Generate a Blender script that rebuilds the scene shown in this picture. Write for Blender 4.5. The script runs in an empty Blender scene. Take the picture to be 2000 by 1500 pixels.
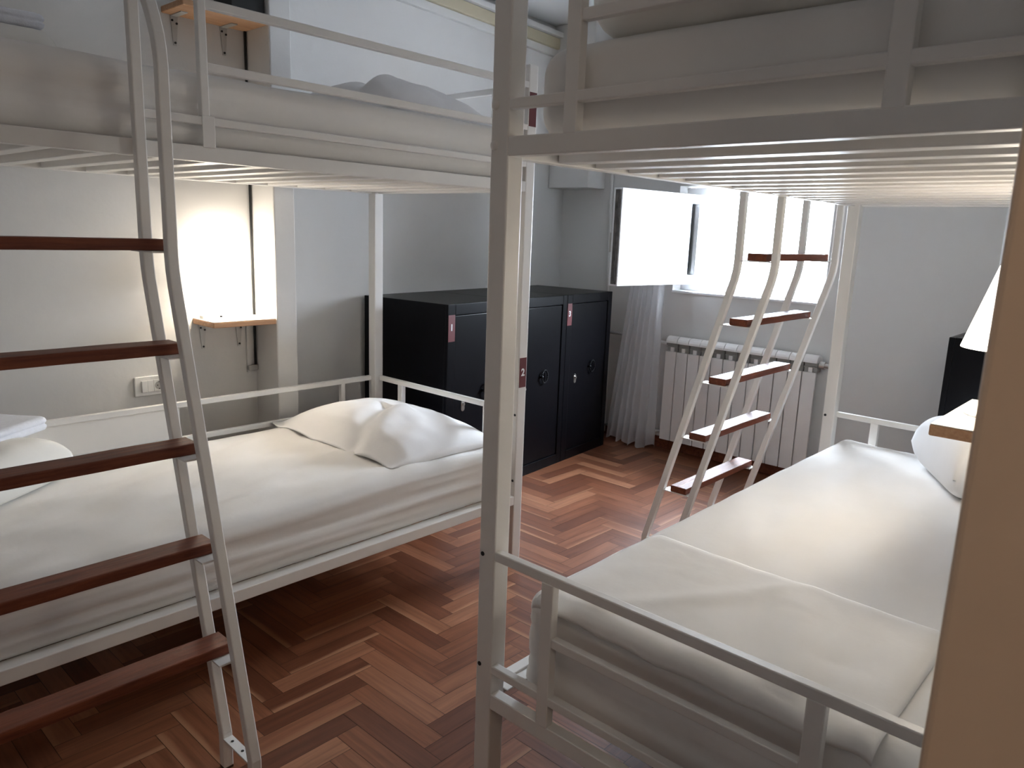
import bpy, bmesh, math, random
from mathutils import Vector, Matrix, noise
sc = bpy.context.scene
COL = sc.collection
random.seed(7)
PI = math.pi

# ------------------------------------------------------------------ camera
F_PX, YAW, PITCH, ROLL = 1469.34, 0.73839, -0.19980, 0.03579
EYE = Vector((0, 0, 1.395))
cam_d = bpy.data.cameras.new('camera'); cam = bpy.data.objects.new('camera', cam_d); COL.objects.link(cam)
cam_d.sensor_fit = 'HORIZONTAL'; cam_d.sensor_width = 36; cam_d.lens = F_PX / 2000 * 36
cam_d.clip_start = 0.02; cam_d.clip_end = 200
fw = Vector((math.cos(YAW) * math.cos(PITCH), math.sin(YAW) * math.cos(PITCH), math.sin(PITCH)))
rt = Vector((math.sin(YAW), -math.cos(YAW), 0)); up = rt.cross(fw)
r2 = math.cos(ROLL) * rt + math.sin(ROLL) * up; u2 = -math.sin(ROLL) * rt + math.cos(ROLL) * up
M = Matrix((r2, u2, -fw)).transposed().to_4x4(); M.translation = EYE
cam.matrix_world = M
cam_d.dof.use_dof = True; cam_d.dof.focus_distance = 2.6; cam_d.dof.aperture_fstop = 11
sc.camera = cam

# ------------------------------------------------------------------ light and exposure
sc.view_settings.view_transform = 'Standard'; sc.view_settings.look = 'None'
sc.view_settings.gamma = 1; sc.view_settings.exposure = 1.2; sc.view_settings.use_curve_mapping = False
try:
    sc.cycles.use_denoising = True; sc.cycles.max_bounces = 10; sc.cycles.diffuse_bounces = 6
    sc.cycles.sample_clamp_indirect = 25.0; sc.cycles.caustics_reflective = False; sc.cycles.caustics_refractive = False
except Exception:
    pass
SKY = 27.0
world = bpy.data.worlds.new('overcast_sky'); sc.world = world; world.use_nodes = True
wt = world.node_tree; bg = wt.nodes['Background']; bg.inputs[0].default_value = (0.76, 0.87, 1.0, 1)
# overcast sky, brighter towards the zenith
tc_ = wt.nodes.new('ShaderNodeTexCoord'); sp_ = wt.nodes.new('ShaderNodeSeparateXYZ'); mr_ = wt.nodes.new('ShaderNodeMapRange')
mr_.interpolation_type = 'SMOOTHSTEP'; mr_.inputs[1].default_value = 0.05; mr_.inputs[2].default_value = 0.65
mr_.inputs[3].default_value = SKY * .80; mr_.inputs[4].default_value = SKY * 2.4
wt.links.new(tc_.outputs['Generated'], sp_.inputs[0]); wt.links.new(sp_.outputs['Z'], mr_.inputs[0]); wt.links.new(mr_.outputs[0], bg.inputs[1])

def area(name, loc, rot, sx, sy, power, color, portal=False):
    l = bpy.data.lights.new(name, 'AREA'); l.shape = 'RECTANGLE'; l.size = sx; l.size_y = sy; l.energy = power; l.color = color
    if portal: l.cycles.is_portal = True
    o = bpy.data.objects.new(name, l); COL.objects.link(o); o.location = loc; o.rotation_euler = rot
    return o
# the window opening guides the daylight sampling
area('window_portal', (4.62, 2.05, 1.38), (0, PI / 2, 0), 0.62, 0.98, 1, (1, 1, 1), True)
# ceiling lamp of the hall behind the camera
area('hall_ceiling_lamp', (-0.20, -0.75, 2.55), (0, 0, 0), 0.30, 0.30, 3.0, (1.0, 0.80, 0.60))

# ------------------------------------------------------------------ materials
def mat(name, col, rough=0.5, metal=0.0, spec=0.5):
    m = bpy.data.materials.new(name); m.use_nodes = True
    b = m.node_tree.nodes['Principled BSDF']
    b.inputs['Base Color'].default_value = (*col, 1); b.inputs['Roughness'].default_value = rough
    b.inputs['Metallic'].default_value = metal; b.inputs['Specular IOR Level'].default_value = spec
    return m
def nd(m, t, **kw):
    n = m.node_tree.nodes.new(t)
    for k, v in kw.items():
        if k in n.inputs: n.inputs[k].default_value = v
        else: setattr(n, k, v)
    return n
def noisy(m, scale, amount, bump=0.0, bscale=None, detail=4, bdist=0.002):
    """small tone variation and a fine bump on a plain material"""
    t = m.node_tree; b = t.nodes['Principled BSDF']; base = b.inputs['Base Color'].default_value[:3]
    tc = nd(m, 'ShaderNodeTexCoord'); n = nd(m, 'ShaderNodeTexNoise', Scale=scale, Detail=detail)
    t.links.new(tc.outputs['Object'], n.inputs['Vector'])
    r = nd(m, 'ShaderNodeValToRGB'); r.color_ramp.elements[0].position = 0.3; r.color_ramp.elements[1].position = 0.7
    r.color_ramp.elements[0].color = (*[c * (1 - amount) for c in base], 1)
    r.color_ramp.elements[1].color = (*[min(1, c * (1 + amount)) for c in base], 1)
    t.links.new(n.outputs['Fac'], r.inputs[0]); t.links.new(r.outputs[0], b.inputs['Base Color'])
    if bump:
        n2 = nd(m, 'ShaderNodeTexNoise', Scale=bscale or scale * 8, Detail=3); t.links.new(tc.outputs['Object'], n2.inputs['Vector'])
        bp = nd(m, 'ShaderNodeBump', Strength=bump, Distance=bdist)
        t.links.new(n2.outputs['Fac'], bp.inputs['Height']); t.links.new(bp.outputs[0], b.inputs['Normal'])
    return m
WALL = noisy(mat('wall_paint', (0.66, 0.65, 0.635), 0.75, spec=0.3), 2.5, 0.02, 0.25, 45)
CEIL = noisy(mat('ceiling_paint', (0.62, 0.615, 0.61), 0.85, spec=0.2), 2.0, 0.02)
STEEL = noisy(mat('white_enamel', (0.74, 0.72, 0.69), 0.38), 6, 0.02, 0.05, 200)
PVC = mat('white_pvc', (0.82, 0.82, 0.83), 0.3)
SHEET = noisy(mat('white_sheet', (0.78, 0.76, 0.735), 0.9, spec=0.15), 9, 0.015, 0.10, 60, 4, 0.003)
CASE = noisy(mat('white_pillowcase', (0.82, 0.81, 0.81), 0.9, spec=0.15), 12, 0.012, 0.08, 70, 4, 0.002)
DUVET = noisy(mat('cream_duvet', (0.80, 0.78, 0.73), 0.9, spec=0.15), 10, 0.015, 0.10, 50, 4, 0.003)
TOWEL = noisy(mat('pale_towel', (0.78, 0.80, 0.86), 0.95, spec=0.1), 60, 0.04, 0.6, 300)
BLACK = noisy(mat('black_steel', (0.0028, 0.0028, 0.0042), 0.34, 0.0, 0.15), 30, 0.15, 0.04, 220)
DARK = mat('black_hole', (0.008, 0.008, 0.008), 0.5)
RED = mat('red_sticker', (0.115, 0.014, 0.016), 0.45)
INK = mat('white_ink', (0.85, 0.85, 0.85), 0.5)
CHROME = mat('brushed_nickel', (0.55, 0.53, 0.50), 0.32, 1.0)
BRACKET = mat('grey_bracket', (0.50, 0.49, 0.47), 0.45, 0.4)
PLASTIC = mat('white_plastic', (0.80, 0.79, 0.76), 0.28)
GREYP = mat('grey_plastic', (0.42, 0.41, 0.39), 0.4)
RAD = mat('radiator_enamel', (0.74, 0.71, 0.69), 0.33)
RADG = mat('radiator_grille', (0.30, 0.29, 0.27), 0.5)
BEIGE = mat('beige_strip', (0.52, 0.46, 0.33), 0.6)
GASKET = noisy(mat('dark_gasket', (0.10, 0.09, 0.085), 0.7), 25, 0.5)
CORK = mat('rubber_foot', (0.05, 0.03, 0.02), 0.8)
TAN = noisy(mat('tan_paint', (0.74, 0.55, 0.39), 0.5), 3, 0.04)
LAMIN = mat('white_laminate', (0.82, 0.80, 0.77), 0.35)

def wood(name, c0, c1, rough, scale=(3, 40, 40), coat=0.0, bump=0.15):
    m = mat(name, c0, rough); t = m.node_tree; b = t.nodes['Principled BSDF']
    b.inputs['Coat Weight'].default_value = coat; b.inputs['Specular IOR Level'].default_value = .32; b.inputs['Coat Roughness'].default_value = 0.12
    tc = nd(m, 'ShaderNodeTexCoord'); mp = nd(m, 'ShaderNodeMapping'); mp.inputs['Scale'].default_value = scale
    n = nd(m, 'ShaderNodeTexNoise', Scale=1.0, Detail=6, Roughness=0.65, Distortion=0.6)
    r = nd(m, 'ShaderNodeValToRGB'); r.color_ramp.elements[0].position = 0.3; r.color_ramp.elements[1].position = 0.72
    r.color_ramp.elements[0].color = (*c0, 1); r.color_ramp.elements[1].color = (*c1, 1)
    t.links.new(tc.outputs['Object'], mp.inputs[0]); t.links.new(mp.outputs[0], n.inputs['Vector'])
    t.links.new(n.outputs['Fac'], r.inputs[0]); t.links.new(r.outputs[0], b.inputs['Base Color'])
    bp = nd(m, 'ShaderNodeBump', Strength=bump, Distance=0.002); t.links.new(n.outputs['Fac'], bp.inputs['Height'])
    t.links.new(bp.outputs[0], b.inputs['Normal']); t.links.new(bp.outputs[0], b.inputs['Coat Normal'])
    return m
TREAD = wood('mahogany_stain', (0.085, 0.020, 0.009), (0.215, 0.060, 0.026), 0.58, (5, 60, 60), 0.05, 1.0)
PLY = wood('light_plywood', (0.42, 0.22, 0.115), (0.60, 0.36, 0.21), 0.5, (6, 60, 90))

def parquet_mat():
    m = mat('oak_parquet', (0.3, 0.14, 0.08), 0.34); t = m.node_tree; b = t.nodes['Principled BSDF']
    uv = nd(m, 'ShaderNodeUVMap'); uv.uv_map = 'UVMap'; at = nd(m, 'ShaderNodeVertexColor'); at.layer_name = 'tone'
    sep = nd(m, 'ShaderNodeSeparateColor'); t.links.new(at.outputs['Color'], sep.inputs[0])
    mp = nd(m, 'ShaderNodeMapping'); mp.inputs['Scale'].default_value = (3.0, 55, 1)
    t.links.new(uv.outputs[0], mp.inputs[0])
    n = nd(m, 'ShaderNodeTexNoise', Scale=1.0, Detail=7, Roughness=0.62, Distortion=0.7); t.links.new(mp.outputs[0], n.inputs['Vector'])
    mp2 = nd(m, 'ShaderNodeMapping'); mp2.inputs['Scale'].default_value = (2.2, 9, 1); t.links.new(uv.outputs[0], mp2.inputs[0])
    n2 = nd(m, 'ShaderNodeTexNoise', Scale=1.0, Detail=3, Distortion=1.2); t.links.new(mp2.outputs[0], n2.inputs['Vector'])
    r = nd(m, 'ShaderNodeValToRGB'); e = r.color_ramp.elements
    e[0].position = 0.0; e[0].color = (0.125, 0.040, 0.018, 1); e[1].position = 1.0; e[1].color = (0.33, 0.145, 0.076, 1)
    x = e.new(0.45); x.color = (0.195, 0.068, 0.031, 1); x = e.new(0.85); x.color = (0.255, 0.100, 0.049, 1)
    t.links.new(sep.outputs[0], r.inputs[0])
    g = nd(m, 'ShaderNodeValToRGB'); g.color_ramp.elements[0].position = 0.32; g.color_ramp.elements[1].position = 0.68
    g.color_ramp.elements[0].color = (0.66, 0.62, 0.6, 1); g.color_ramp.elements[1].color = (1.12, 1.12, 1.1, 1)
    t.links.new(n.outputs['Fac'], g.inputs[0])
    mx = nd(m, 'ShaderNodeMix', data_type='RGBA', blend_type='MULTIPLY'); mx.inputs[0].default_value = 1
    t.links.new(r.outputs[0], mx.inputs[6]); t.links.new(g.outputs[0], mx.inputs[7])
    # pale sapwood streak along one edge of some planks
    uvl_ = nd(m, 'ShaderNodeUVMap'); uvl_.uv_map = 'local'; sx = nd(m, 'ShaderNodeSeparateXYZ'); t.links.new(uvl_.outputs[0], sx.inputs[0])
    wob = nd(m, 'ShaderNodeMath', operation='MULTIPLY_ADD'); wob.inputs[1].default_value = 0.55; wob.inputs[2].default_value = -0.25; t.links.new(n2.outputs['Fac'], wob.inputs[0])
    ed = nd(m, 'ShaderNodeMath', operation='ADD'); t.links.new(sx.outputs['Y'], ed.inputs[0]); t.links.new(wob.outputs[0], ed.inputs[1])
    sap = nd(m, 'ShaderNodeMapRange'); sap.inputs[1].default_value = 0.30; sap.inputs[2].default_value = 0.10; t.links.new(ed.outputs[0], sap.inputs[0])
    mm = nd(m, 'ShaderNodeMath', operation='MULTIPLY'); t.links.new(sap.outputs[0], mm.inputs[0]); t.links.new(sep.outputs[1], mm.inputs[1])
    mx2 = nd(m, 'ShaderNodeMix', data_type='RGBA'); t.links.new(mm.outputs[0], mx2.inputs[0])
    t.links.new(mx.outputs[2], mx2.inputs[6]); mx2.inputs[7].default_value = (0.40, 0.20, 0.105, 1)
    t.links.new(mx2.outputs[2], b.inputs['Base Color'])
    rr = nd(m, 'ShaderNodeMapRange'); rr.inputs[3].default_value = 0.30; rr.inputs[4].default_value = 0.46
    t.links.new(n.outputs['Fac'], rr.inputs[0]); t.links.new(rr.outputs[0], b.inputs['Roughness'])
    bp = nd(m, 'ShaderNodeBump', Strength=0.12, Distance=0.001); t.links.new(n.outputs['Fac'], bp.inputs['Height']); t.links.new(bp.outputs[0], b.inputs['Normal'])
    return m
PARQ = parquet_mat()

def glass_mat():
    m = bpy.data.materials.new('window_glass'); m.use_nodes = True; t = m.node_tree; t.nodes.clear()
    o = nd(m, 'ShaderNodeOutputMaterial'); mx = nd(m, 'ShaderNodeMixShader'); tr = nd(m, 'ShaderNodeBsdfTransparent'); gl = nd(m, 'ShaderNodeBsdfGlossy', Roughness=0.02)
    tr.inputs[0].default_value = (0.93, 0.95, 0.95, 1)
    fr = nd(m, 'ShaderNodeFresnel', IOR=1.6); ad = nd(m, 'ShaderNodeMath', operation='ADD'); ad.inputs[1].default_value = 0.04
    t.links.new(fr.outputs[0], ad.inputs[0]); t.links.new(ad.outputs[0], mx.inputs[0]); t.links.new(tr.outputs[0], mx.inputs[1]); t.links.new(gl.outputs[0], mx.inputs[2]); t.links.new(mx.outputs[0], o.inputs[0])
    return m
GLASS = glass_mat()
def sheer_mat():
    m = bpy.data.materials.new('sheer_voile'); m.use_nodes = True; t = m.node_tree; t.nodes.clear()
    o = nd(m, 'ShaderNodeOutputMaterial'); mx = nd(m, 'ShaderNodeMixShader'); tr = nd(m, 'ShaderNodeBsdfTransparent'); ad = nd(m, 'ShaderNodeMixShader')
    df = nd(m, 'ShaderNodeBsdfDiffuse'); df.inputs[0].default_value = (0.85, 0.85, 0.87, 1); tl = nd(m, 'ShaderNodeBsdfTranslucent'); tl.inputs[0].default_value = (0.85, 0.86, 0.9, 1)
    ad.inputs[0].default_value = 0.5; t.links.new(df.outputs[0], ad.inputs[1]); t.links.new(tl.outputs[0], ad.inputs[2])
    mx.inputs[0].default_value = 0.55; t.links.new(tr.outputs[0], mx.inputs[1]); t.links.new(ad.outputs[0], mx.inputs[2]); t.links.new(mx.outputs[0], o.inputs[0])
    return m
SHEER = sheer_mat()
def emit(name, col, s):
    m = mat(name, (0.8, 0.78, 0.74), 0.8); b = m.node_tree.nodes['Principled BSDF']
    b.inputs['Emission Color'].default_value = (*col, 1); b.inputs['Emission Strength'].default_value = s
    return m
SHADE = emit('lit_lamp_shade', (1.0, 0.90, 0.76), 6.0)

# ------------------------------------------------------------------ mesh helpers
def box(bm, x0, x1, y0, y1, z0, z1, mtx=None):
    v = [Vector((x, y, z)) for x in (x0, x1) for y in (y0, y1) for z in (z0, z1)]
    if mtx: v = [mtx @ p for p in v]
    v = [bm.verts.new(p) for p in v]
    for f in ((0, 1, 3, 2), (4, 6, 7, 5), (0, 4, 5, 1), (2, 3, 7, 6), (0, 2, 6, 4), (1, 5, 7, 3)): bm.faces.new([v[i] for i in f])
def tube_box(bm, pts, wx, wy):
    """rectangular bar swept along a path in a YZ plane: wx across X, wy across the path"""
    rings = []
    for i, p in enumerate(pts):
        p = Vector(p); a = Vector(pts[max(0, i - 1)]); b = Vector(pts[min(len(pts) - 1, i + 1)])
        d = (b - a).normalized(); n = Vector((0, -d.z, d.y))
        if 0 < i < len(pts) - 1:
            d0 = (p - a).normalized(); c = max(0.5, math.sqrt((1 + d0.dot((b - p).normalized())) / 2)); n = n / c
        rings.append([bm.verts.new(p + Vector((sx * wx / 2, 0, 0)) + n * (sy * wy / 2)) for sx, sy in ((-1, -1), (1, -1), (1, 1), (-1, 1))])
    for r0, r1 in zip(rings, rings[1:]):
        for k in range(4): bm.faces.new((r0[k], r0[(k + 1) % 4], r1[(k + 1) % 4], r1[k]))
    bm.faces.new(rings[0]); bm.faces.new(rings[-1])
def cyl(bm, a, b, r, n=16, r1=None, caps=True):
    a, b = Vector(a), Vector(b); d = (b - a).normalized(); u = d.orthogonal().normalized(); w = d.cross(u)
    r1 = r if r1 is None else r1
    A = [bm.verts.new(a + r * (math.cos(t) * u + math.sin(t) * w)) for t in [2 * PI * i / n for i in range(n)]]
    B = [bm.verts.new(b + r1 * (math.cos(t) * u + math.sin(t) * w)) for t in [2 * PI * i / n for i in range(n)]]
    for i in range(n): bm.faces.new((A[i], A[(i + 1) % n], B[(i + 1) % n], B[i]))
    if caps: bm.faces.new(A); bm.faces.new(B)
def lathe(bm, c, prof, n=32):
    rings = [[bm.verts.new((c[0] + r * math.cos(2 * PI * i / n), c[1] + r * math.sin(2 * PI * i / n), c[2] + z)) for i in range(n)] for r, z in prof]
    for p, q in zip(rings, rings[1:]):
        for i in range(n): bm.faces.new((p[i], p[(i + 1) % n], q[(i + 1) % n], q[i]))
    return rings
def tube(bm, pts, r, n=10):
    pts = [Vector(p) for p in pts]; rings = []
    for i, p in enumerate(pts):
        d = (pts[min(i + 1, len(pts) - 1)] - pts[max(i - 1, 0)]).normalized(); u = d.cross(Vector((0.31, 0.17, 0.93))).normalized(); w = d.cross(u)
        rings.append([bm.verts.new(p + r * (math.cos(t) * u + math.sin(t) * w)) for t in [2 * PI * k / n for k in range(n)]])
    for a, b in zip(rings, rings[1:]):
        for k in range(n): bm.faces.new((a[k], a[(k + 1) % n], b[(k + 1) % n], b[k]))
    bm.faces.new(rings[0]); bm.faces.new(rings[-1])
def rounded(bm, l, w, h, r, nx, ny, nz, disp=None):
    """rounded, subdivided block centred in x,y and standing on z=0"""
    key = {}
    def V(i, j, k):
        if (i, j, k) in key: return key[i, j, k]
        p = Vector((l * (i / nx - .5), w * (j / ny - .5), h * (k / nz - .5)))
        rr = Vector((min(r, l / 2), min(r, w / 2), min(r, h / 2)))
        c = Vector((max(-l / 2 + rr.x, min(l / 2 - rr.x, p.x)), max(-w / 2 + rr.y, min(w / 2 - rr.y, p.y)), max(-h / 2 + rr.z, min(h / 2 - rr.z, p.z))))
        d = p - c; q = Vector((d.x / rr.x, d.y / rr.y, d.z / rr.z))
        if q.length > 1e-6:
            m_ = max(abs(q.x), abs(q.y), abs(q.z)); nrm = q.normalized()
            p = c + Vector((nrm.x * rr.x, nrm.y * rr.y, nrm.z * rr.z)) * m_
        else: nrm = Vector((0, 0, 1))
        p = p + Vector((0, 0, h / 2))
        if disp: p = disp(p, nrm)
        key[i, j, k] = bm.verts.new(p); return key[i, j, k]
    for i in range(nx):
        for j in range(ny):
            for k, fl in ((0, 1), (nz, 0)):
                f = [V(i, j, k), V(i + 1, j, k), V(i + 1, j + 1, k), V(i, j + 1, k)]; bm.faces.new(f[::-1] if fl else f)
    for i in range(nx):
        for k in range(nz):
            for j, fl in ((0, 0), (ny, 1)):
                f = [V(i, j, k), V(i + 1, j, k), V(i + 1, j, k + 1), V(i, j, k + 1)]; bm.faces.new(f[::-1] if fl else f)
    for j in range(ny):
        for k in range(nz):
            for i, fl in ((0, 1), (nx, 0)):
                f = [V(i, j, k), V(i, j + 1, k), V(i, j + 1, k + 1), V(i, j, k + 1)]; bm.faces.new(f[::-1] if fl else f)

def obj(name, bm, m, parent=None, bevel=0.0, smooth=False, seg=2, mods=None):
    bmesh.ops.recalc_face_normals(bm, faces=bm.faces)
    me = bpy.data.meshes.new(name); bm.to_mesh(me); bm.free()
    me.materials.append(m)
    o = bpy.data.objects.new(name, me); COL.objects.link(o)
    if smooth:
        for p in me.polygons: p.use_smooth = True
    if bevel:
        b = o.modifiers.new('bevel', 'BEVEL'); b.width = bevel; b.segments = seg; b.limit_method = 'ANGLE'; b.angle_limit = 0.6
    if parent:
        o.parent = parent
        o.matrix_parent_inverse = Matrix.LocRotScale(parent.location, parent.rotation_euler, None).inverted()
    return o
def thing(name, label, cat, loc, group=None):
    o = bpy.data.objects.new(name, None); COL.objects.link(o); o.location = loc; o.empty_display_size = 0.1
    o['label'] = label; o['category'] = cat
    if group: o['group'] = group
    return o
def tag(o, label, cat, group=None):
    o['label'] = label; o['category'] = cat
    if group: o['group'] = group
    return o
def struct(o, label, cat):
    o['kind'] = 'structure'; o['label'] = label; o['category'] = cat; return o
def bx(*a): bm = bmesh.new(); box(bm, *a); return bm
def text_part(name, txt, size, m, parent, mtx):
    cu = bpy.data.curves.new(name, 'FONT'); cu.body = txt; cu.size = size; cu.align_x = 'CENTER'; cu.align_y = 'CENTER'; cu.extrude = 0.0003; cu.offset = 0.0012
    to = bpy.data.objects.new(name + '_curve', cu); COL.objects.link(to)
    dg = bpy.context.evaluated_depsgraph_get(); me = bpy.data.meshes.new_from_object(to.evaluated_get(dg))
    COL.objects.unlink(to); bpy.data.objects.remove(to)
    me.materials.clear(); me.materials.append(m); me.transform(mtx); me.name = name
    o = bpy.data.objects.new(name, me); COL.objects.link(o)
    if parent:
        o.parent = parent
    return o
def fbm(p, s, seed=0.0):
    return noise.noise(Vector((p[0] * s + seed, p[1] * s - seed * 1.7, p[2] * s + seed * .6)))

# ------------------------------------------------------------------ room
X0, X1, Y0 = -1.3, 4.33, -1.15
bm = bmesh.new()
PW, PL = 0.07, 0.35
uvl = bm.loops.layers.uv.new('UVMap'); uv2 = bm.loops.layers.uv.new('local'); cl = bm.loops.layers.float_color.new('tone')
rnd = random.Random(11)
ox, oy = 1.628 - PL - PW, 2.075 - PW
def plank(x, y, lx, ly, along):
    if x > X1 + .2 or x + lx < X0 or y > 3.6 or y + ly < Y0: return
    g = 0.0007
    vs = [bm.verts.new(p) for p in ((x + g, y + g, 0), (x + lx - g, y + g, 0), (x + lx - g, y + ly - g, 0), (x + g, y + ly - g, 0))]
    f = bm.faces.new(vs); t = rnd.random(); t2 = rnd.uniform(.3, .8) if rnd.random() < .26 else 0.0; ou, ov = rnd.random() * 50, rnd.random() * 50
    uv = [(0, 0), (lx, 0), (lx, ly), (0, ly)]
    for lp, (a, b) in zip(f.loops, uv):
        lp[uvl].uv = (a + ou, b + ov) if along == 0 else (b + ou, a + ov); lp[uv2].uv = (a / PL, b / PW) if along == 0 else (b / PL, a / PW); lp[cl] = (t, t2, rnd.random(), 1)
for s in range(-14, 15):
    for k in range(-90, 91):
        bx_, by_ = ox + k * PW + s * PL, oy + k * PW - s * PL
        plank(bx_, by_, PL, PW, 0); plank(bx_ + PL, by_ + PW - PL, PW, PL, 1)
fl = obj('floor', bm, PARQ); struct(fl, 'reddish brown oak herringbone parquet floor', 'floor')
b2 = obj('subfloor', bx(X0 - .1, X1 + .3, Y0 - .1, 3.7, -0.06, -0.0015), DARK, fl)

def wall_seg(name, a, b, th, z0=0, z1=2.75):
    a, b = Vector((a[0], a[1], 0)), Vector((b[0], b[1], 0)); d = (b - a).normalized(); n = Vector((-d.y, d.x, 0)) * th
    bm = bmesh.new(); q = [a, b, b + n, a + n]
    lo = [bm.verts.new(p + Vector((0, 0, z0))) for p in q]; hi = [bm.verts.new(p + Vector((0, 0, z1))) for p in q]
    bm.faces.new(lo); bm.faces.new(hi)
    for i in range(4): bm.faces.new((lo[i], lo[(i + 1) % 4], hi[(i + 1) % 4], hi[i]))
    return obj(name, bm, WALL)
struct(wall_seg('wall_left', (X0 - .1, 3.276), (1.80, 3.276), 0.12), 'white painted side wall behind the left bunk bed', 'wall')
struct(wall_seg('wall_left_far', (1.79, 3.27), (4.37, 3.514), 0.12), 'white side wall behind the row of black lockers', 'wall')
struct(obj('trim_1', bx(1.785, 1.89, 3.08, 3.32, 0, 2.75), WALL, None, 0.006), 'shallow white wall pier beside the small shelf', 'pier')
# window wall with its opening
WY0, WY1, WZ0, WZ1 = 1.585, 2.56, 1.055, 1.715
bm = bmesh.new(); T = 0.30
ys = [Y0 - .1, WY0, WY1, 3.72]; zs = [0, WZ0, WZ1, 2.75]
for i in range(3):
    for k in range(3):
        if (i, k) != (1, 1): box(bm, X1, X1 + T, ys[i], ys[i + 1], zs[k], zs[k + 1])
bmesh.ops.remove_doubles(bm, verts=bm.verts, dist=1e-5)
seen = {}
for f in list(bm.faces):
    c = f.calc_center_median(); kx = (round(c.x, 4), round(c.y, 4), round(c.z, 4)); seen.setdefault(kx, []).append(f)
for fs in seen.values():
    if len(fs) > 1: bmesh.ops.delete(bm, geom=fs, context='FACES_ONLY')
struct(obj('wall_window', bm, WALL), 'white end wall with the bright window above the radiator', 'wall')
struct(obj('wall_right', bx(0.63, X1 + .1, -0.06, 0.108, 0, 2.75), WALL), 'near blurred wall end at the right edge of the view', 'wall')
struct(obj('trim_4', bx(0.612, 0.6305, -0.06, 0.109, 0, 2.2), TAN, None, 0.006, False, 3), 'tan door casing on the near wall end', 'door casing')
struct(obj('wall_back', bx(X0 - .12, X0, Y0 - .1, 3.4, 0, 2.75), WALL), 'wall behind the camera', 'wall')
struct(obj('wall_hall', bx(X0, X1 + .1, Y0 - .12, Y0, 0, 2.75), WALL), 'hall wall behind the camera', 'wall')
struct(obj('ceiling', bx(X0 - .2, X1 + .4, Y0 - .2, 3.8, 2.75, 2.85), CEIL), 'white ceiling', 'ceiling')
struct(obj('trim_2', bx(4.14, 4.34, 3.15, 3.49, 1.70, 2.75), WALL, None, 0.004), 'white boxed bulkhead in the far corner above the lockers', 'bulkhead')
# moulding and beige strip running high along the far side wall
def wl(x, off=0.0): return 3.27 + (x - 1.79) * (0.244 / 2.58) - off
for nm, z0, z1, off, m in (('cornice_lower_lip', 2.555, 2.60, .028, WALL), ('beige_strip', 2.60, 2.665, .05, BEIGE), ('cornice_upper_lip', 2.668, 2.70, .075, WALL)):
    bm = bmesh.new(); q = []
    for x in (1.9, 4.32):
        q.append([bm.verts.new(p) for p in ((x, wl(x, -.01), z0), (x, wl(x, off), z0), (x, wl(x, off), z1), (x, wl(x, -.01), z1))])
    for k in range(4): bm.faces.new((q[0][k], q[0][(k + 1) % 4], q[1][(k + 1) % 4], q[1][k]))
    bm.faces.new(q[0]); bm.faces.new(q[1])
    if nm == 'cornice_lower_lip': tr3 = struct(obj('trim_3', bm, m, None, 0.004), 'high cornice with a beige strip along the side wall', 'cornice')
    else: obj(nm, bm, m, tr3, 0.003)
bm = bmesh.new(); box(bm, X1 - .014, X1 + .002, Y0, 3.5, 0.0, 0.075); struct(obj('baseboard_window', bm, TREAD, None, 0.004), 'dark wood skirting under the radiator', 'baseboard')

# ------------------------------------------------------------------ window
win = thing('window_1', 'small bright basement window with its sash swung into the room', 'window', (4.44, 2.05, 1.06)); win['kind'] = 'structure'
bm = bmesh.new()
for a in ((1.585, 1.645, 1.06, 1.71), (2.37, 2.56, 1.06, 1.71), (1.645, 2.37, 1.06, 1.105), (1.645, 2.37, 1.655, 1.71)): box(bm, 4.425, 4.475, *a)
obj('window_frame', bm, PVC, win, 0.005)
obj('window_sill', bx(4.315, 4.62, 1.587, 2.558, 1.045, 1.06), PVC, win, 0.004)
# the open sash: hinge at (4.40,2.43), free edge swung to about (3.61,2.49)
hx, hy = 4.40, 2.445; ang = math.atan2(2.535 - hy, 3.615 - hx)
MS = Matrix.Translation((hx, hy, 0)) @ Matrix.Rotation(ang, 4, 'Z')   # local x from hinge to free edge, local +y = face seen by the camera
L = math.hypot(3.615 - hx, 2.535 - hy); z0, z1 = 1.108, 1.66; fwid = 0.055
bm = bmesh.new()
box(bm, 0, L, -.03, .035, z0, z0 + fwid, MS); box(bm, 0, L, -.03, .035, z1 - fwid, z1, MS)
box(bm, 0, fwid, -.03, .035, z0 + fwid, z1 - fwid, MS); box(bm, L - fwid, L, -.03, .035, z0 + fwid, z1 - fwid, MS)
sash = obj('sash', bm, PVC, win, 0.004)
def sub(name, bm, m, parent, root, bevel=0.0, smooth=False):
    o = obj(name, bm, m, None, bevel, smooth); o.parent = parent; return o   # the part's own world matrix is the identity
bm = bmesh.new(); box(bm, fwid - .005, L - fwid + .005, -.004, .004, z0 + fwid - .005, z1 - fwid + .005, MS); sub('glass_pane', bm, GLASS, sash, win)
bm = bmesh.new(); box(bm, L, L + .004, -.012, .012, z0 + .01, z1 - .01, MS); box(bm, L, L + .006, .018, .030, z0 + .01, z1 - .01, MS); sub('gasket', bm, GASKET, sash, win)
bm = bmesh.new(); box(bm, L - .042, L - .018, -.045, -.03, 1.36, 1.42, MS); box(bm, L - .038, L - .022, -.062, -.045, 1.30, 1.41, MS); sub('handle', bm, CHROME, sash, win, 0.003)

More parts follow.
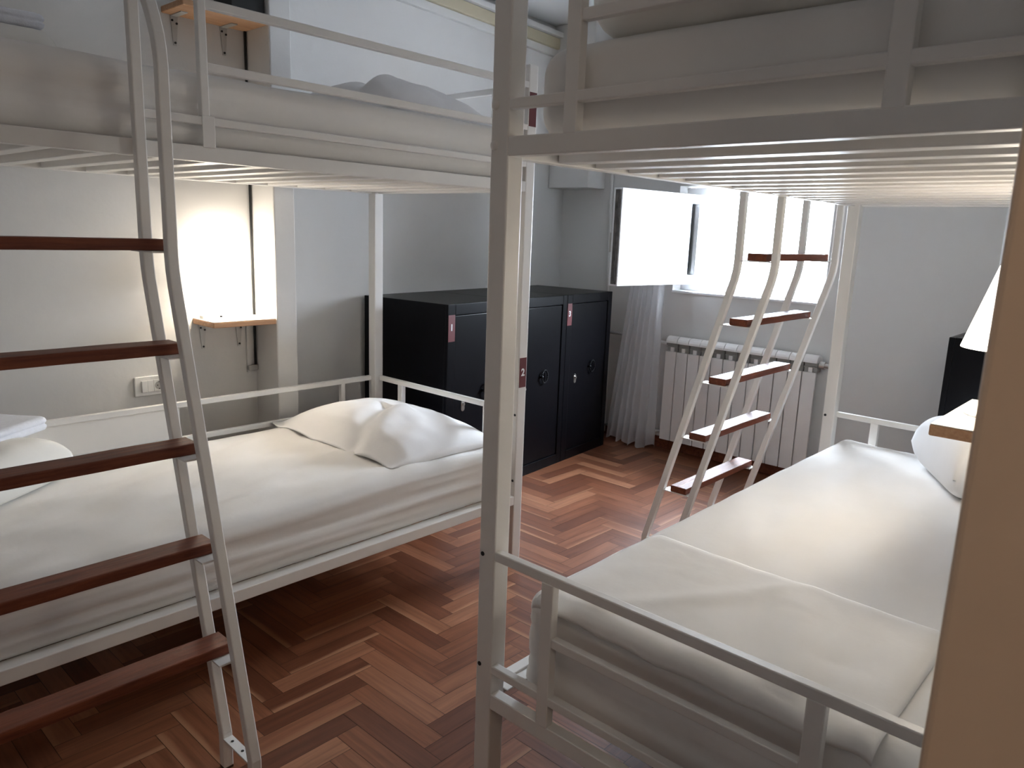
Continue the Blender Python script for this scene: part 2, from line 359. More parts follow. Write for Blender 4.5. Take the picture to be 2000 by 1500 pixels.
# ------------------------------------------------------------------ sheer curtain behind the sash
bm = bmesh.new(); nu, nv = 70, 40; grid = []
for j in range(nv + 1):
    v = j / nv; z = 1.66 - v * (1.66 - 0.012); row = []
    if z > 1.05: ya, yb = 2.57, 2.82
    else: ya, yb = 2.57 - .02 * ((1.05 - z) / 1.05), 2.82 + .13 * ((1.05 - z) / 1.05)
    for i in range(nu + 1):
        u = i / nu; y = ya + (yb - ya) * u
        a = 0.012 + .014 * v
        x = 4.255 + a * math.sin(u * 2 * PI * 6.5 + .6 * math.sin(v * 3)) + .01 * fbm((u * 4, v * 2, 0), 1, 3) - .05 * v * math.exp(-((u - .35) / .3) ** 2)
        row.append(bm.verts.new((x - 0.015, y, z + (0.02 * math.sin(u * 23) * (v > .97)))))
    grid.append(row)
for a, b in zip(grid, grid[1:]):
    for i in range(nu): bm.faces.new((a[i], a[i + 1], b[i + 1], b[i]))
tag(obj('sheer_curtain', bm, SHEER, None, 0, True), 'sheer white curtain hanging beside the radiator under the open sash', 'curtain')

# ------------------------------------------------------------------ radiator
rad = thing('radiator', 'white sectional radiator on the wall under the window', 'radiator', (4.27, 2.05, 0.08))
RN, RP = 12, 0.0815; ry0 = 1.546
for i in range(RN):
    y = ry0 + i * RP
    bm = bmesh.new(); box(bm, 4.238, 4.252, y + .0032, y + RP - .0032, 0.085, 0.672)
    box(bm, 4.252, 4.315, y + RP * .5 - .012, y + RP * .5 + .012, 0.10, 0.70)
    s = obj('section', bm, RAD, rad, 0.0015)
    bm = bmesh.new(); pr = [(4.235 + .045 - .045 * math.cos(t), 0.728 + .042 * math.sin(t)) for t in [PI * k / 10 for k in range(11)]]
    A = [bm.verts.new((p[0], y + .002, p[1])) for p in pr]; B = [bm.verts.new((p[0], y + RP - .002, p[1])) for p in pr]
    for k in range(10): bm.faces.new((A[k], A[k + 1], B[k + 1], B[k]))
    bm.faces.new(A); bm.faces.new(B); bm.faces.new((A[0], B[0], B[-1], A[-1]))
    sub('top_cap', bm, RAD, s, rad)
    bm = bmesh.new(); box(bm, 4.262, 4.31, y + .003, y + RP - .003, .672, .728); box(bm, 4.25, 4.263, y + .003, y + RP - .003, .70, .704)
    box(bm, 4.25, 4.263, y + .002, y + .005, .672, .728)
    sub('grille', bm, RADG, s, rad)
bm = bmesh.new(); cyl(bm, (4.28, ry0, .715), (4.28, ry0 - .03, .715), .022); cyl(bm, (4.28, ry0 - .03, .715), (4.28, ry0 - .05, .715), .013); obj('air_valve', bm, CHROME, rad, 0, False)
bm = bmesh.new(); box(bm, 4.25, 4.329, 1.75, 1.78, 0.6, 0.63); obj('wall_hook', bm, RADG, rad)
obj('wall_hook', bx(4.25, 4.329, 2.3, 2.33, 0.6, 0.63), RADG, rad)
# heating pipes between the lockers and the radiator
hp = thing('heating_pipe', 'white painted heating pipes on the wall between lockers and radiator', 'pipe', (4.30, 3.05, 0))
bm = bmesh.new(); tube(bm, [(4.312, 3.09, 2.7), (4.312, 3.075, 1.6), (4.312, 3.05, 0.85), (4.30, 3.03, 0.79), (4.312, 3.03, .73), (4.312, 3.02, 0.02)], .011); obj('riser', bm, WALL, hp, 0, True)
bm = bmesh.new(); tube(bm, [(4.295, 3.045, .735), (4.295, 2.8, .735), (4.285, 2.54, .715)], .011); obj('supply_pipe', bm, WALL, hp, 0, True)
bm = bmesh.new(); tube(bm, [(4.30, 3.03, .075), (4.30, 2.8, .085), (4.285, 2.52, .125)], .010); obj('return_pipe', bm, WALL, hp, 0, True)

# ------------------------------------------------------------------ lockers
LE = Vector((.99557, .09404, 0)); LN = Vector((-.09404, .99557, 0))
def locker(origin, e, n, label, num, group, show_lock=True):
    """origin = front left foot, e along the front, n into the depth"""
    MT = Matrix((e, n, Vector((0, 0, 1)))).transposed().to_4x4(); MT.translation = Vector(origin)
    t = thing('locker', label, 'locker', origin, group)
    W, D, H, st, hd = .529, .60, 1.036, .055, .055
    bm = bmesh.new()
    box(bm, 0, W, .022, D, 0, H, MT); box(bm, 0, st, 0, .022, 0, H, MT); box(bm, W - .045, W, 0, .022, 0, H, MT)
    box(bm, st, W - .045, 0, .022, H - hd, H, MT); box(bm, st, W - .045, 0, .022, 0, .06, MT)
    obj('body', bm, BLACK, t, 0.0025)
    bm = bmesh.new(); box(bm, st + .004, W - .049, .006, .021, .064, H - hd - .004, MT); d = obj('door', bm, BLACK, t, 0.003)
    bm = bmesh.new(); hxp, hz = .315, .57
    ring = []
    for k in range(20):
        a = 2 * PI * k / 20; ring.append((hxp + .028 * math.cos(a), -.006, hz + .038 * math.sin(a)))
    for k in range(20):
        p, q = ring[k], ring[(k + 1) % 20]; cyl(bm, MT @ Vector(p), MT @ Vector(q), .0042, 8)
    cyl(bm, MT @ Vector((hxp - .03, .006, hz)), MT @ Vector((hxp - .03, -.014, hz)), .008, 10)
    sub('pull_ring', bm, BLACK, d, t, 0, True)
    bm = bmesh.new(); pts = [MT @ Vector((.13 + .013 * math.cos(a), 0.0035, .512 + .016 * (1 if math.sin(a) > 0 else -1) + .013 * math.sin(a))) for a in [2 * PI * (k + .5) / 20 for k in range(20)]]
    pb = [p + n * .004 for p in pts]; A = [bm.verts.new(p) for p in pts]; B = [bm.verts.new(p) for p in pb]
    bm.faces.new(A); bm.faces.new(B)
    for k in range(20): bm.faces.new((A[k], A[(k + 1) % 20], B[(k + 1) % 20], B[k]))
    cyl(bm, MT @ Vector((.13, .004, .52)), MT @ Vector((.13, -.004, .52)), .008, 14)
    sub('lock_plate', bm, CHROME, d, t)
    if num:
        bm = bmesh.new(); box(bm, .003, .052, -.0012, .0004, .852, .984, MT); s = obj('number_sticker', bm, RED, t)
        R = MT @ Matrix.Translation((.027, -.0016, .921)) @ Matrix.Rotation(PI / 2, 4, 'X')
        dg_ = text_part('digit', num, .045, INK, s, R)
    return t
B0 = Vector((4.07, 2.8461, 0))
for i, (num, lab) in enumerate((('1', 'black steel locker with red number 1 sticker, next to the bunk headboard'), (None, 'middle black steel locker of the row of three, half behind the bunk post'), ('3', 'black steel locker with red number 3 sticker, nearest the window'))):
    s = -1.594 + i * .5315
    locker(B0 + LE * s, LE, LN, lab, num, 'black lockers along the side wall')
locker(Vector((3.985, 0.745, 0)), Vector((-1, 0, 0)), Vector((0, -1, 0)), 'black steel locker behind the right bunk bed, below the lamp', None, 'black lockers by the right wall')

# ------------------------------------------------------------------ bunk beds
def bunk(name, label, x0, x1, y0, y1, left):
    t = thing('bunk_bed', label, 'bunk bed', (x0, y0, 0), 'white metal bunk beds')
    P = .05; PH = 2.02
    for px in (x0, x1 - P):
        for py in (y0, y1 - P):
            p = obj('post', bx(px, px + P, py, py + P, 0.0, PH), STEEL, t, 0.004)
    def bar(nm, *a): return obj(nm, bx(*a), STEEL, t, 0.0025)
    for d, zb in enumerate((.256, 1.549)):
        for ex, s in ((x0, 1), (x1, -1)):          # both ends
            xa, xb = (ex, ex + .022) if s > 0 else (ex - .022, ex)
            xt0, xt1 = (ex, ex + .03) if s > 0 else (ex - .03, ex)
            bar('end_rail', xt0, xt1, y0 + P, y1 - P, zb, zb + .040)
            bar('end_bar', xa, xb, y0 + P, y1 - P, zb + .094, zb + .115)
            bar('end_top_bar', xa, xb, y0 + P, y1 - P, zb + .385, zb + .408)
            bar('baluster', xa - .0008, xb + .0008, y0 + P + .145, y0 + P + .178, zb + .036, zb + .387)
            bar('baluster', xa - .0008, xb + .0008, y1 - P - .178, y1 - P - .145, zb + .036, zb + .387)
            bar('end_middle_bar', xa + .001, xb - .001, y0 + P + .178, y1 - P - .178, zb + .238, zb + .260)
        for yy, s in ((y0, 1), (y1, -1)):          # long sides
            ya, yb = (yy, yy + .03) if s > 0 else (yy - .03, yy)
            bar('side_rail', x0 + P, x1 - P, ya, yb, zb, zb + .040)
            la, lb = (yy + .03, yy + .062) if s > 0 else (yy - .062, yy - .03)
            bar('slat_ledge', x0 + P, x1 - P, la, lb, zb + .030, zb + .034)
        k = 0; xs = x0 + .187
        while xs < x1 - .08:
            obj('slat', bx(xs - .0005, xs + .046, y0 + .034, y1 - .034, zb + .002, zb + .0295), STEEL, t, 0.003); xs += .1415
    if left:
        zb = .256                                   # wall-side guard of the lower bed
        bar('side_guard', x0 + P, x1 - P, y1 - .022, y1, zb + .385, zb + .408)
        bar('side_baluster', 2.08, 2.103, y1 - .0228, y1 + .0008, zb + .04, zb + .386)
        bar('side_lower_guard', x0 + P, x1 - P, y1 - .022, y1, zb + .238, zb + .26)
        obj('back_panel', bx(x0 + P + .02, 1.30, y1 - .010, y1 - .0015, zb + .04, zb + .384), STEEL, t, 0.001)
        zb = 1.549                                  # front guard of the upper bed, open at the ladder
        g0, g1 = 0.97, x1 - P
        bar('guard_low_bar', .80, g1, y0, y0 + .022, zb + .094, zb + .115)
        bar('guard_middle_bar', g0 + .02, g1, y0, y0 + .022, zb + .23, zb + .252)
        bar('guard_top_bar', g0 + .02, g1, y0, y0 + .022, zb + .385, zb + .408)
        bar('guard_stanchion', g0, g0 + .022, y0 - .0008, y0 + .0228, zb + .116, zb + .408)
        bar('guard_foot', g0 - .001, g0 + .034, y0 - .003, y0 + .0, zb + .036, zb + .118)
    # bolts and bolt holes on the camera-side faces
    for px in (x0, x1 - P):
        oy = (y0 + .012) if left else (y1 - .012)
        for z in (.648, .362):
            bm = bmesh.new(); cyl(bm, (px - .0015, oy, z), (px + .002, oy, z), .0055, 14); obj('bolt_hole', bm, DARK, t)
        for z in (1.653, 1.572):
            bm = bmesh.new(); lathe_prof = [(0.0105, 0), (0.0098, .0035), (.0065, .0062), (.0005, .0075)]
            rings = []
            for r, h in lathe_prof: rings.append([bm.verts.new((px - h, oy + r * math.cos(2 * PI * k / 14), z + r * math.sin(2 * PI * k / 14))) for k in range(14)])
            for a, b in zip(rings, rings[1:]):
                for k in range(14): bm.faces.new((a[k], a[(k + 1) % 14], b[(k + 1) % 14], b[k]))
            bm.faces.new(rings[-1]); obj('bolt_head', bm, STEEL, t, 0, True)
    return t
LX0, LX1, LY0, LY1 = .11, 2.3095, 2.0215, 3.032
RX0, RX1, RY0, RY1 = 1.1918, 3.3914, .160, 1.1705
bl = bunk('bunk_bed', 'white metal bunk bed along the left wall, in front of the lockers', LX0, LX1, LY0, LY1, True)
br = bunk('bunk_bed', 'white metal bunk bed on the right with its post in mid picture', RX0, RX1, RY0, RY1, False)
for z0, z1, dg_ in ((.765, .889, '2'), (1.795, 1.92, None)):
    s = obj('number_sticker', bx(LX1 - .046, LX1 - .005, LY0 - .0012, LY0 + .0005, z0, z1), RED, bl)
    if dg_:
        text_part('digit', dg_, .042, INK, s, Matrix.Translation((LX1 - .0255, LY0 - .0016, (z0 + z1) / 2)) @ Matrix.Rotation(PI / 2, 4, 'X'))

# ------------------------------------------------------------------ ladders
def ladder(label, xa, xb, yref, sg):
    """xa..xb = outer sides; yref = bed side plane; sg=-1 leans towards -Y, +1 towards +Y"""
    t = thing('bunk_ladder', label, 'ladder', ((xa + xb) / 2, yref + sg * .3, 0), 'bunk ladders')
    Y = lambda off: yref + sg * off
    W = .026; ZB, SL = 1.275, .270
    def lean(z): return max(0, (ZB - max(z, .10))) * SL
    for cx in (xa + W / 2, xb - W / 2):
        inner = .0195; outer = .1665           # centre offsets from the bed plane
        bm = bmesh.new()
        pts = [(cx, Y(inner + lean(0)), 0.006), (cx, Y(inner + lean(.1)), .10)] + [(cx, Y(inner + lean(z)), z) for z in (1.24,)] + [(cx, Y(inner + .003), 1.275), (cx, Y(inner), 1.31), (cx, Y(inner), 2.0)]
        tube_box(bm, pts, W, W); obj('stile', bm, STEEL, t, 0.003)
        bm = bmesh.new()
        pts = [(cx, Y(outer + lean(0)), 0.006), (cx, Y(outer + lean(.1)), .10), (cx, Y(outer + lean(1.24)), 1.24), (cx, Y(outer + .003), 1.275), (cx, Y(outer), 1.31), (cx, Y(outer), 1.74), (cx, Y(outer - .004), 1.775), (cx, Y(outer - .012), 1.81), (cx, Y(outer - .027), 1.845), (cx, Y(outer - .045), 1.88), (cx, Y(outer - .072), 1.92), (cx, Y(outer - .11), 1.96), (cx, Y(inner + .012), 1.975)]
        tube_box(bm, pts, W, W); obj('stile', bm, STEEL, t, 0.003)
        for off in (inner, outer):
            bm = bmesh.new(); yc = Y(off + lean(0)); box(bm, cx - .012, cx + .012, yc - .012, yc + .012, 0, .007); obj('rubber_foot', bm, CORK, t)
        ins = 1 if cx < (xa + xb) / 2 else -1
        for z in (1.3465, 1.096, .854, .611, .366, .121):    # bracket plates under each tread
            zz = z - .028; a, b = sorted((Y(inner + lean(zz)), Y(outer + lean(zz)))); bm = bmesh.new()
            c0, c1 = (cx - W / 2 + .001, cx + W / 2 + .028) if ins > 0 else (cx - W / 2 - .028, cx + W / 2 - .001)
            if z < .2: c0, c1 = cx - W / 2 + .001, cx + W / 2 - .001
            box(bm, c0, c1, a + .011, b - .011, zz - .004, zz)
            if z < .2:
                br_ = obj('foot_plate', bm, STEEL, t)
                for q in (.4, .75):
                    bm = bmesh.new(); yy = a + (b - a) * q; cyl(bm, (cx, yy, zz - .003), (cx, yy, zz + .0008), .004, 10); sub('screw_hole', bm, DARK, br_, t)
            else:
                br_ = obj('tread_bracket', bm, STEEL, t)
    for z in (1.3465, 1.096, .854, .611, .366):
        # each tread lies in the gap between the paired stiles, over the full ladder width
        o0 = .1265 + lean(z); o1 = o0 - .074
        a, b = sorted((Y(o0), Y(o1))); bm = bmesh.new(); n = 10; nx = 12
        box(bm, xa + .001, xb - .001, a, b, z - .0275, z)
        bmesh.ops.subdivide_edges(bm, edges=[e for e in bm.edges if abs(e.verts[0].co.x - e.verts[1].co.x) > .1], cuts=24)
        for v in bm.verts:
            v.co.z += .0009 * fbm(v.co, 9, z * 5); v.co.y += .0012 * fbm(v.co, 7, z * 3)
        obj('tread', bm, TREAD, t, 0.003, False, 2)
    return t
lad_l = ladder('white steel ladder with dark wood treads on the left bunk, nearest the camera', .170, .811, LY0 - .0, -1)
lad_r = ladder('white steel ladder with dark wood treads hooked on the right bunk, before the window', 2.715, 3.338, RY1, 1)

# ------------------------------------------------------------------ bedding
def mattress(label, x0, x1, y0, y1, z, h, style, seed, r=.05, amp=1.0):
    bm = bmesh.new(); l, w = x1 - x0, y1 - y0
    def disp(p, n):
        q = p.copy(); side = max(0, 1 - abs(n.z) * 1.2)
        if style == 'tight':
            q += n * (.004 * fbm(p, 4, seed))
        else:
            # stretched horizontal folds along the sides, faint drag lines on the top
            k = Vector((p.x * .9, p.y * .9, p.z * 22))
            q += n * side * amp * (.016 * noise.noise(k + Vector((seed, 0, seed))) + .011 * noise.noise(k * 2.1 + Vector((seed * 2, 0, 0))))
            k2 = Vector((p.x * 2.2 + p.y * 1.0, p.y * 7 - p.x * 1.6, 0))
            q.z += (1 - side) * (n.z > 0) * amp * (.011 * noise.noise(k2 + Vector((seed, seed, 0))) + .007 * noise.noise(k2 * 2.3 + Vector((seed, 0, 9))))
        q.z = max(q.z, 0)
        return q
    rounded(bm, l, w, h, r, 110, 56, 18, disp)
    bm2 = bm; bmesh.ops.translate(bm2, verts=bm2.verts, vec=((x0 + x1) / 2, (y0 + y1) / 2, z))
    return tag(obj('mattress', bm2, SHEET, None, 0, True), label, 'mattress', 'mattresses in white sheets')
SL_ = .0297
mattress('lower left mattress in a white fitted sheet with rumpled side', LX0 + .055, LX1 - .04, LY0 + .034, LY1 - .034, .256 + SL_, .215, 'loose', 3.1)
mattress('upper left mattress in a white sheet behind the guard rails', LX0 + .055, LX1 - .04, LY0 + .034, LY1 - .034, 1.549 + SL_, .205, 'loose', 8.4, .045, .5)
mattress('lower right mattress in a white sheet between ladder and wall', RX0 + .058, RX1 - .05, RY0 + .04, RY1 - .085, .256 + SL_, .283, 'loose', 5.2, .06, .6)
mattress('upper right mattress overhead, its end behind the bars', RX0 + .04, RX1 - .05, RY0 + .04, RY1 - .075, 1.549 + SL_, .19, 'tight', 1.3, .06)

def pillow(name, label, cat, l, w, h, loc, rz, m, seed, hem=None, tilt=(0, 0), wr=1.0, group=None, pw=2.6, mid=False):
    """cushion from two shells with pinched corners; optional flat wavy hem on the -x side"""
    bm = bmesh.new(); n, k = 56, 44; top, bot = [], []
    MT = Matrix.Translation(loc) @ Matrix.Rotation(rz, 4, 'Z') @ Matrix.Rotation(tilt[0], 4, 'X') @ Matrix.Rotation(tilt[1], 4, 'Y')
    for i in range(n + 1):
        u = -1 + 2 * i / n; ta, ba = [], []
        for j in range(k + 1):
            v = -1 + 2 * j / k
            q_ = .62 if pw < 4 else .42; ex = (1 - abs(u) ** pw) ** q_; ey = (1 - abs(v) ** pw) ** q_
            f = max(0.0, ex * ey); pin = 1 - .045 * (u * u) * (1 - abs(v)) - .0; pin2 = 1 - .045 * (v * v) * (1 - abs(u))
            x = l / 2 * u * pin2 * (1 - .03 * (1 - v * v)); y = w / 2 * v * pin * (1 - .03 * (1 - u * u))
            p = Vector((x, y, 0))
            if hem and u < -1 + hem[0] * 2 / l:
                g = (u + 1) / (hem[0] * 2 / l); f = f * g ** .8
                wv = hem[1] * (1 - g) * math.sin(v * 5.3 + seed) * (.4 + abs(v))
            else: wv = 0
            wrk = wr * (.014 * fbm(p, 5, seed) + .007 * fbm(p, 12, seed + 4)) * (.15 + f)
            fold = wr * .024 * math.exp(-((v + .25 - .35 * u) / .12) ** 2) * (u < .2) * (1 - f * .3) - wr * .020 * math.exp(-((v - .02 - .4 * u) / .10) ** 2) * (u < .15)
            edge = (i in (0, n) or j in (0, k)); lift = h * .38 if mid else 0.0
            zt = lift + (h * .62 if mid else h) * f + wrk + fold * min(1, f * 3 + .25) + abs(wv) + .006
            zb = lift - h * .38 * f if mid else abs(wv) * .9
            a = bm.verts.new(MT @ Vector((x, y, max(zt, zb + .001)))); ta.append(a)
            ba.append(a if edge else bm.verts.new(MT @ Vector((x, y, zb))))
        top.append(ta); bot.append(ba)
    for i in range(n):
        for j in range(k):
            bm.faces.new((top[i][j], top[i + 1][j], top[i + 1][j + 1], top[i][j + 1]))
            f = [bot[i][j], bot[i][j + 1], bot[i + 1][j + 1], bot[i + 1][j]]
            if len(set(f)) == 4 and bm.faces.get(f) is None:
                try: bm.faces.new(f)
                except ValueError: pass
    return tag(obj(name, bm, m, None, 0, True), label, cat, group)
LZ = .256 + SL_ + .215; UZ = 1.549 + SL_ + .205
pillow('pillow', 'plump white pillow with crumpled hem at the head of the lower left bed', 'pillow', 0.60, .88, .125, (2.00, 2.575, LZ - .006), 0.0, CASE, 1.7, (.10, .016), (0, 0), 1.0, 'pillows')
pillow('pillow', 'grey-lit white pillow on the upper left bed behind the guard bars', 'pillow', .58, .80, .165, (1.95, 2.53, UZ - .006), 0.05, CASE, 6.2, (.08, .012), (0, 0), 1.0, 'pillows')
pillow('pillow', 'fat white pillow on the lower right bed under the wooden shelf', 'pillow', .52, .38, .22, (3.03, .47, .256 + SL_ + .283 - .008), math.radians(29), CASE, 3.3, None, (0, 0), .5, 'pillows', 6.0, True)

def block(name, label, cat, l, w, h, r, loc, rz, m, seed, amp=.006, layers=0, group=None, skew=0.0):
    bm = bmesh.new()
    def disp(p, n):
        q = p + n * (amp * fbm(p, 5, seed) + amp * .5 * fbm(p, 12, seed + 2))
        if layers:
            s = 1 - abs(n.z); q -= n * s * .006 * (0.5 + .5 * math.cos(p.z / h * 2 * PI * layers)) ** 4
        q.x += skew * p.z
        q.z = max(q.z, 0); return q
    rounded(bm, l, w, h, r, 40, 30, 14, disp)
    bm.transform(Matrix.Translation(loc) @ Matrix.Rotation(rz, 4, 'Z'))
    return tag(obj(name, bm, m, None, 0, True), label, cat, group)
A39 = math.radians(36)
def corner(px, py, l, w, rz): # place a block so that its front right corner is at px,py
    return (px - math.cos(rz) * l / 2 - math.sin(rz) * w / 2, py - math.sin(rz) * l / 2 + math.cos(rz) * w / 2)
c = corner(.84, 2.80, .66, .36, A39)
pillow('pillow', 'fat cream pillow under the folded towel at the near end of the lower left bed', 'pillow', .66, .36, .165, (c[0], c[1], LZ - .004), A39, DUVET, 2.2, None, (0, 0), .5, 'pillows', 6.0, True)
c = corner(.80, 2.93, .56, .22, A39)
block('towel', 'pale folded towel on the cream pillow of the lower left bed', 'towel', .56, .22, .052, .018, (c[0], c[1], LZ + .150), A39, TOWEL, 5.5, .003, 2, 'folded towels')
block('folded_duvet', 'folded duvet on the upper left bed under the towel', 'duvet', .62, .40, .13, .06, (.50, 2.72, UZ - .002), .0, DUVET, 7.1, .006, 0, 'folded duvets')
block('towel', 'pale folded towel high on the upper left bed', 'towel', .46, .30, .045, .018, (.555, 2.72, UZ + .13), .0, TOWEL, 9.5, .003, 2, 'folded towels')
block('folded_duvet', 'folded white duvet drooping over the end of the upper right bed', 'duvet', .62, .92, .15, .07, (1.57, .545, 1.549 + SL_ + .19 - .003), .03, DUVET, 4.4, .012, 0, 'folded duvets')

# duvet folded across the foot of the lower right bed, its edge hanging behind the foot bars
def foot_cover():
    bm = bmesh.new(); nu, nv = 70, 56; TZ = .256 + SL_ + .283 + .004; rows = []; fx = RX0 + .040
    for j in range(nv + 1):
        v = j / nv; row = []          # v: 0 = far edge on top, 1 = hem hanging at the foot
        for i in range(nu + 1):
            u = i / nu; y = (RY1 - .138) + u * (.285 - (RY1 - .138))
            top = .47; drop = .006 + .012 * math.exp(-((u - .55) / .35) ** 2) + .002 * math.sin(u * 9) + .0012 * math.sin(u * 31)
            s = v * (top + .040 + drop)
            if s < top: x = fx + .042 + (top - s); z = TZ + .007
            elif s < top + .040:
                a = (s - top) / .040 * PI / 2; x = fx + .042 - .038 * math.sin(a); z = TZ + .007 - .020 * (1 - math.cos(a))
            else: x = fx + .004; z = TZ - .013 - (s - top - .040)
            z += .005 * abs(fbm((x * 2.2, y * 5, 0), 1.6, 2.2)) + .003 * abs(fbm((x, y, 0), 9, 5))
            x += .007 * (s > top) * fbm((y * 2, z, 0), 6, 1)
            if v < .05: z -= .005 * (1 - v / .05)
            z += .005 * math.exp(-((u - .15 - .9 * (x - fx)) / .05) ** 2) * (s < top)
            z += .010 * math.exp(-((u - .80 + .5 * (x - fx)) / .07) ** 2) * (s < top) * min(1, v * 4)
            if u > .96: z -= .010 * ((u - .96) / .04) ** 2
            if u < .05: z -= .012 * ((.05 - u) / .05) ** 2
            row.append(bm.verts.new((x, y, max(z, .34))))
        rows.append(row)
    for a, b in zip(rows, rows[1:]):
        for i in range(nu): bm.faces.new((a[i], a[i + 1], b[i + 1], b[i]))
    o = obj('bed_cover', bm, SHEET, None, 0, True)
    s = o.modifiers.new('thick', 'SOLIDIFY'); s.thickness = .004; s.offset = 1
    return tag(o, 'white cover folded across the foot of the lower right bed', 'bed cover')
foot_cover()

# ------------------------------------------------------------------ shelves
def shelf(label, x0, x1, yw, depth, z, sgn, group, th=.026):
    ya, yb = sorted((yw, yw + sgn * depth))
    t = thing('wall_shelf', label, 'shelf', ((x0 + x1) / 2, yw, z - th), group)
    obj('board', bx(x0, x1, ya, yb, z - th, z - .002), PLY, t, 0.004)
    obj('white_top', bx(x0 + .002, x1 - .002, ya + .002, yb - .002, z - .002, z), LAMIN, t)
    for fx in (.14, .72):
        x = x0 + (x1 - x0) * fx; bm = bmesh.new(); y0 = yw; y1 = yw + sgn * .005; a, b = sorted((y0, y1))
        v = [bm.verts.new(p) for p in ((x - .016, a, z - th), (x + .016, a, z - th), (x + .007, a, z - th - .115), (x - .007, a, z - th - .115), (x - .016, b, z - th), (x + .016, b, z - th), (x + .007, b, z - th - .115), (x - .007, b, z - th - .115))]
        for f in ((0, 1, 2, 3), (4, 5, 6, 7), (0, 1, 5, 4), (1, 2, 6, 5), (2, 3, 7, 6), (3, 0, 4, 7)): bm.faces.new([v[q] for q in f])
        ya2, yb2 = sorted((yw, yw + sgn * .10)); box(bm, x - .014, x + .014, ya2, yb2, z - th - .004, z - th)
        br_ = obj('bracket', bm, BRACKET, t, 0.001)
        for dx, dz in ((-.009, .02), (.009, .03), (0, .105)):
            bm = bmesh.new(); cyl(bm, (x + dx, b if sgn > 0 else a, z - th - dz), (x + dx, (b if sgn > 0 else a) + sgn * .003, z - th - dz), .0045, 10); sub('screw', bm, DARK, br_, t)
    return t
shelf('small white topped plywood shelf lit by a lamp, beside the wall pier', 1.488, 1.784, 3.276, .196, .972, -1, 'wall shelves')
shelf('plywood shelf high on the left wall above the upper bed', 1.42, 1.784, 3.276, .196, 2.235, -1, 'wall shelves')
shelf('thick plywood shelf under the white lamp at the right wall', 2.02, 2.46, .108, .342, .970, 1, 'wall shelves', .030)
t = thing('storage_box', 'dark grey box on the high plywood shelf', 'box', (1.70, 3.18, 2.235))
obj('body', bx(1.63, 1.778, 3.10, 3.25, 2.235, 2.38), DARK, t, 0.004); obj('lid', bx(1.626, 1.782, 3.096, 3.254, 2.38, 2.40), DARK, t, 0.004)

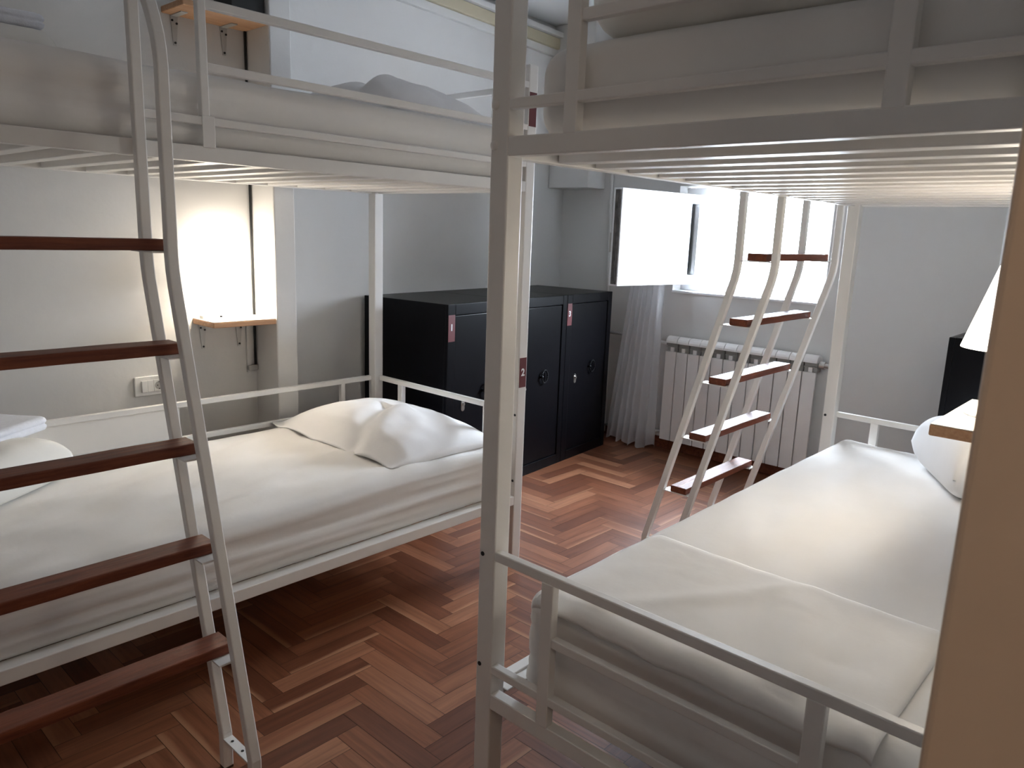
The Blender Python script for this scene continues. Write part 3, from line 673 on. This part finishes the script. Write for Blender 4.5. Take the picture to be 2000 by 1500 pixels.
# ------------------------------------------------------------------ table lamps
def lamp(label, x, y, z, power):
    t = thing('table_lamp', label, 'lamp', (x, y, z), 'bedside lamps')
    bm = bmesh.new(); r = lathe(bm, (x, y, z), [(.068, 0), (.070, .004), (.066, .012), (.02, .016), (.012, .02)]); bm.faces.new(r[0]); bm.faces.new(r[-1]); obj('base', bm, PLASTIC, t, 0, True)
    bm = bmesh.new(); cyl(bm, (x, y, z + .018), (x, y, z + .21), .009, 14); obj('stem', bm, PLASTIC, t, 0, True)
    bm = bmesh.new(); lathe(bm, (x, y, z), [(.0985, .175), (.100, .175), (.040, .385), (.002, .387), (.002, .385), (.0385, .383), (.0985, .175)], 40); obj('lamp_shade', bm, SHADE, t, 0, True)
    bm = bmesh.new(); bmesh.ops.create_uvsphere(bm, u_segments=16, v_segments=10, radius=.022, matrix=Matrix.Translation((x, y, z + .235))); obj('bulb', bm, emit('lit_bulb', (1, .92, .8), 6), t, 0, True)
    l = bpy.data.lights.new('bulb_light', 'POINT'); l.energy = power; l.color = (1.0, .90, .76); l.shadow_soft_size = .03
    o = bpy.data.objects.new('bulb_light', l); COL.objects.link(o); o.location = (x, y, z + .25); o.parent = t; o.matrix_parent_inverse = Matrix.Translation((-x, -y, -z))
    bm = bmesh.new(); cyl(bm, (x - .045, y - .03, z + .012), (x - .045, y - .03, z + .02), .006, 12); obj('switch', bm, DARK, t)
    return t
lamp('white cone lamp glowing on the small shelf behind the left ladder', 1.60, 3.175, .972, 5.0)
lamp('white cone lamp glowing on the shelf at the right wall edge', 2.25, .355, .970, 1.8)
bm = bmesh.new(); box(bm, 1.497, 1.545, 3.19, 3.23, .972, .990); tag(obj('adapter_plug', bm, PLASTIC, None, .004), 'small white plug lying at the end of the lit shelf', 'plug')

# ------------------------------------------------------------------ socket plate, cable
sp = thing('wall_socket_plate', 'white switch and socket plate on the left wall above the bed', 'socket', (1.29, 3.276, .69))
obj('frame', bx(1.222, 1.358, 3.266, 3.2765, .650, .735), PLASTIC, sp, 0.004)
obj('switch_rocker', bx(1.249, 1.273, 3.259, 3.268, .667, .717), PLASTIC, sp, 0.002)
obj('blank_insert', bx(1.275, 1.299, 3.264, 3.268, .667, .717), PLASTIC, sp, 0.001)
bm = bmesh.new(); box(bm, 1.301, 1.345, 3.2645, 3.268, .667, .717); so = obj('socket', bm, PLASTIC, sp, 0.001)
bm = bmesh.new(); cyl(bm, (1.323, 3.2644, .692), (1.323, 3.2636, .692), .018, 24); sub('socket_well', bm, GREYP, so, sp)
bm = bmesh.new()
for dx, dz in ((-.007, 0), (.007, 0), (0, .015), (0, -.015)): cyl(bm, (1.323 + dx, 3.2637, .692 + dz), (1.323 + dx, 3.2631, .692 + dz), .0026, 10)
sub('pin_hole', bm, DARK, so, sp)
cb = thing('cable', 'black cable running down the corner beside the wall pier', 'cable', (1.77, 3.26, .73))
bm = bmesh.new(); tube(bm, [(1.7755, 3.2655, 2.7), (1.777, 3.2665, 2.0), (1.7755, 3.2655, 1.4), (1.777, 3.2665, .9), (1.7755, 3.2655, .735)], .0055); obj('cord', bm, DARK, cb, 0, True)
bm = bmesh.new(); box(bm, 1.735, 1.752, 3.263, 3.2755, .70, .944); obj('conduit', bm, WALL, cb, 0.002)
bm = bmesh.new(); box(bm, 1.735, 1.782, 3.252, 3.2755, .71, .735); obj('clip', bm, GREYP, cb, 0.003)
